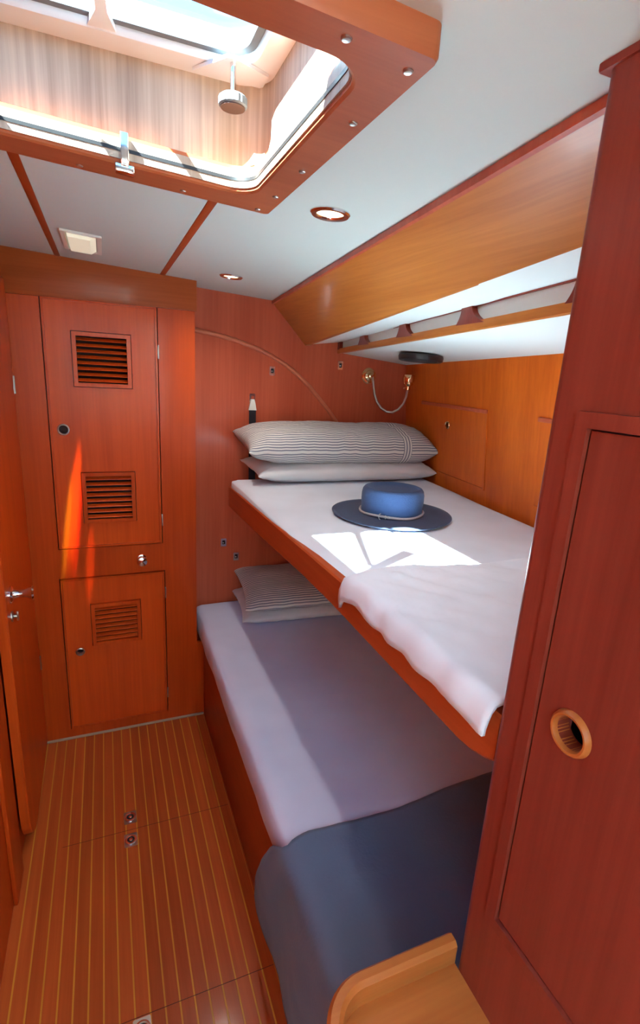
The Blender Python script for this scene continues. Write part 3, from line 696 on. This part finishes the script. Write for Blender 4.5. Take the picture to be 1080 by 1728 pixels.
pth = [F((0.0985 * 1.06 * math.cos(2 * math.pi * k / 72), 0.0985 * math.sin(2 * math.pi * k / 72), 0.016 + 0.002 * math.sin(k * 0.3))) for k in range(73)]
bd.tube(pth, 0.0042, 8, caps=False)
bdo = bd.build('band', BRAID, ht, ang=60)
# anchor charm on the front of the band
A = Vector((-0.40, -0.92, 0)); ang0 = math.atan2(-0.92, -0.50)
c0 = F((0.106 * 1.06 * math.cos(ang0), 0.106 * math.sin(ang0), 0.019)); tan = (F.u * (-math.sin(ang0)) + F.v * math.cos(ang0)).normalized(); nor = (F.u * math.cos(ang0) + F.v * math.sin(ang0)).normalized()
AF = Fr(c0, tan, (0, 0, 1), nor)
an = MB().tube([(-0.014, 0, 0), (0.016, 0, 0)], 0.0016, 8, AF)
an.tube([(-0.006 - 0.008 * math.cos(math.radians(a)) , 0.010 * math.sin(math.radians(a)), 0) for a in range(-80, 81, 16)], 0.0015, 8, AF)
an.tube([(0.008, -0.006, 0), (0.008, 0.006, 0)], 0.0014, 8, AF)
an.tube([(0.018 + 0.003 * math.cos(math.radians(a)), 0.003 * math.sin(math.radians(a)), 0) for a in range(0, 361, 45)], 0.0011, 6, AF)
an.build('anchor_charm', STEEL, bdo)

# ------------------------------------------------------------------ brass reading lamp
lp = thing('wall_lamp', (1.153, YB, 1.558), 'brass reading lamp with a curved flexible arm on the far bulkhead', 'lamp')
F = Fr((1.153, YB, 1.560), (1, 0, 0), (0, 0, 1), (0, -1, 0))
MB().lathe([(0.037, 0), (0.037, 0.004), (0.033, 0.008), (0.026, 0.009), (0.024, 0.014), (0.014, 0.018), (0.012, 0.030), (0.006, 0.034)], F, 36).build('rosette', BRASS, lp)
pts = [(1.158, 2.212, 1.56), (1.160, 2.205, 1.535), (1.163, 2.20, 1.51), (1.168, 2.195, 1.48), (1.18, 2.19, 1.448), (1.20, 2.18, 1.418), (1.225, 2.168, 1.402), (1.25, 2.156, 1.401), (1.273, 2.145, 1.415), (1.291, 2.135, 1.442), (1.299, 2.128, 1.475), (1.301, 2.124, 1.515)]
MB().tube(pts, 0.0052, 10).build('flexible_arm', STEEL, lp)
F = Fr((1.301, 2.123, 1.505))
MB().lathe([(0.007, 0), (0.012, 0.003), (0.012, 0.018), (0.018, 0.022), (0.023, 0.027), (0.022, 0.036), (0.026, 0.039), (0.0275, 0.064), (0.025, 0.070), (0.021, 0.069), (0.018, 0.05)], F, 32).build('lamp_head', BRASS, lp)
MB().lathe([(0.004, 0), (0.005, 0.008), (0.003, 0.010)], Fr((1.289, 2.123, 1.514), (0, 1, 0), (0, 0, 1), (-1, 0, 0)), 10).build('switch', BRASS, lp)

# ------------------------------------------------------------------ strap eyes and strap
labs = ('small chrome strap plate just under the curved moulding', 'small chrome strap plate left of the brass lamp',
        'upper of two chrome strap plates beside the lower bunk pillows', 'dull lower strap plate just above the lower striped pillow')
for (x, z), lab in zip(((0.680, 1.557), (1.003, 1.598), (0.473, 0.785), (0.532, 0.712)), labs):
    t = thing('strap_plate', (x, YB, z), lab, 'strap plate', 'strap plates on the bulkhead')
    F = Fr((x, YB, z), (1, 0, 0), (0, 0, 1), (0, -1, 0))
    MB().ring(rrect(-0.0125, 0.0125, -0.019, 0.019, 0.003, 3), rrect(-0.006, 0.007, -0.009, 0.010, 0.002, 3), 0, 0.004, F).build('plate', CHR, t)
    MB().box(-0.007, 0.008, -0.010, 0.011, 0.0002, 0.001, F).build('slot', BLK, t)
    MB().lathe([(0.003, 0.003), (0.003, 0.008), (0.001, 0.009)], Fr(F((-0.002, -0.001, 0)), F.u, F.v, F.w), 10).build('stud', STEEL, t)
t = thing('bunk_strap', (0.594, YB, 1.30), 'black webbing strap hooked to a white buckle beside the striped pillow', 'strap')
F = Fr((0.594, YB, 1.412), (1, 0, 0), (0, 0, 1), (0, -1, 0))
MB().ring(rrect(-0.0125, 0.0125, 0.008, 0.045, 0.003, 3), rrect(-0.006, 0.007, 0.018, 0.036, 0.002, 3), 0, 0.004, F).build('anchor_plate', CHR, t)
MB().loft([[(-0.008, 0.022, 0.006), (0.008, 0.022, 0.006), (0.012, 0.006, 0.006), (0.018, -0.026, 0.006), (-0.018, -0.026, 0.006), (-0.012, 0.006, 0.006)], [(-0.007, 0.021, 0.013), (0.007, 0.021, 0.013), (0.011, 0.006, 0.014), (0.017, -0.025, 0.013), (-0.017, -0.025, 0.013), (-0.011, 0.006, 0.014)]], F).build('buckle', WPLAS, t)
MB().loft([[(0.594 - 0.015, y - 0.0, z), (0.594 + 0.015, y, z), (0.594 + 0.015, y - 0.003, z), (0.594 - 0.015, y - 0.003, z)] for y, z in ((2.232, 1.395), (2.230, 1.33), (2.225, 1.2), (2.215, 1.05), (2.21, 1.01))]).build('webbing', WEB, t)

# ------------------------------------------------------------------ floor ring pulls
for (x, y), lab in zip(((0.013, 1.598), (0.011, 1.502), (0.012, 0.945)),
                       ('chrome flush ring pull set in the floor, farther of the close pair', 'chrome flush ring pull set in the floor, nearer of the close pair', 'chrome flush ring pull in the floor at the bottom edge of the picture')):
    t = thing('floor_ring_pull', (x, y, 0), lab, 'ring pull', 'floor ring pulls')
    F = Fr((x, y, 0))
    MB().prism(rrect(-0.021, 0.021, -0.026, 0.026, 0.004, 3), -0.002, 0.0016, F).build('plate', STEEL, t)
    MB().lathe([(0.0195, 0.001), (0.0195, 0.004), (0.016, 0.005), (0.012, 0.004), (0.012, 0.0018)], F, 30, caps=False).build('ring', CHR, t)
    MB().lathe([(0.012, 0.0018), (0.010, 0.0022)], F, 20).build('recess', BLK, t)
    MB().lathe([(0.006, 0.002), (0.006, 0.004), (0.003, 0.005)], F, 14).build('boss', CHR, t)
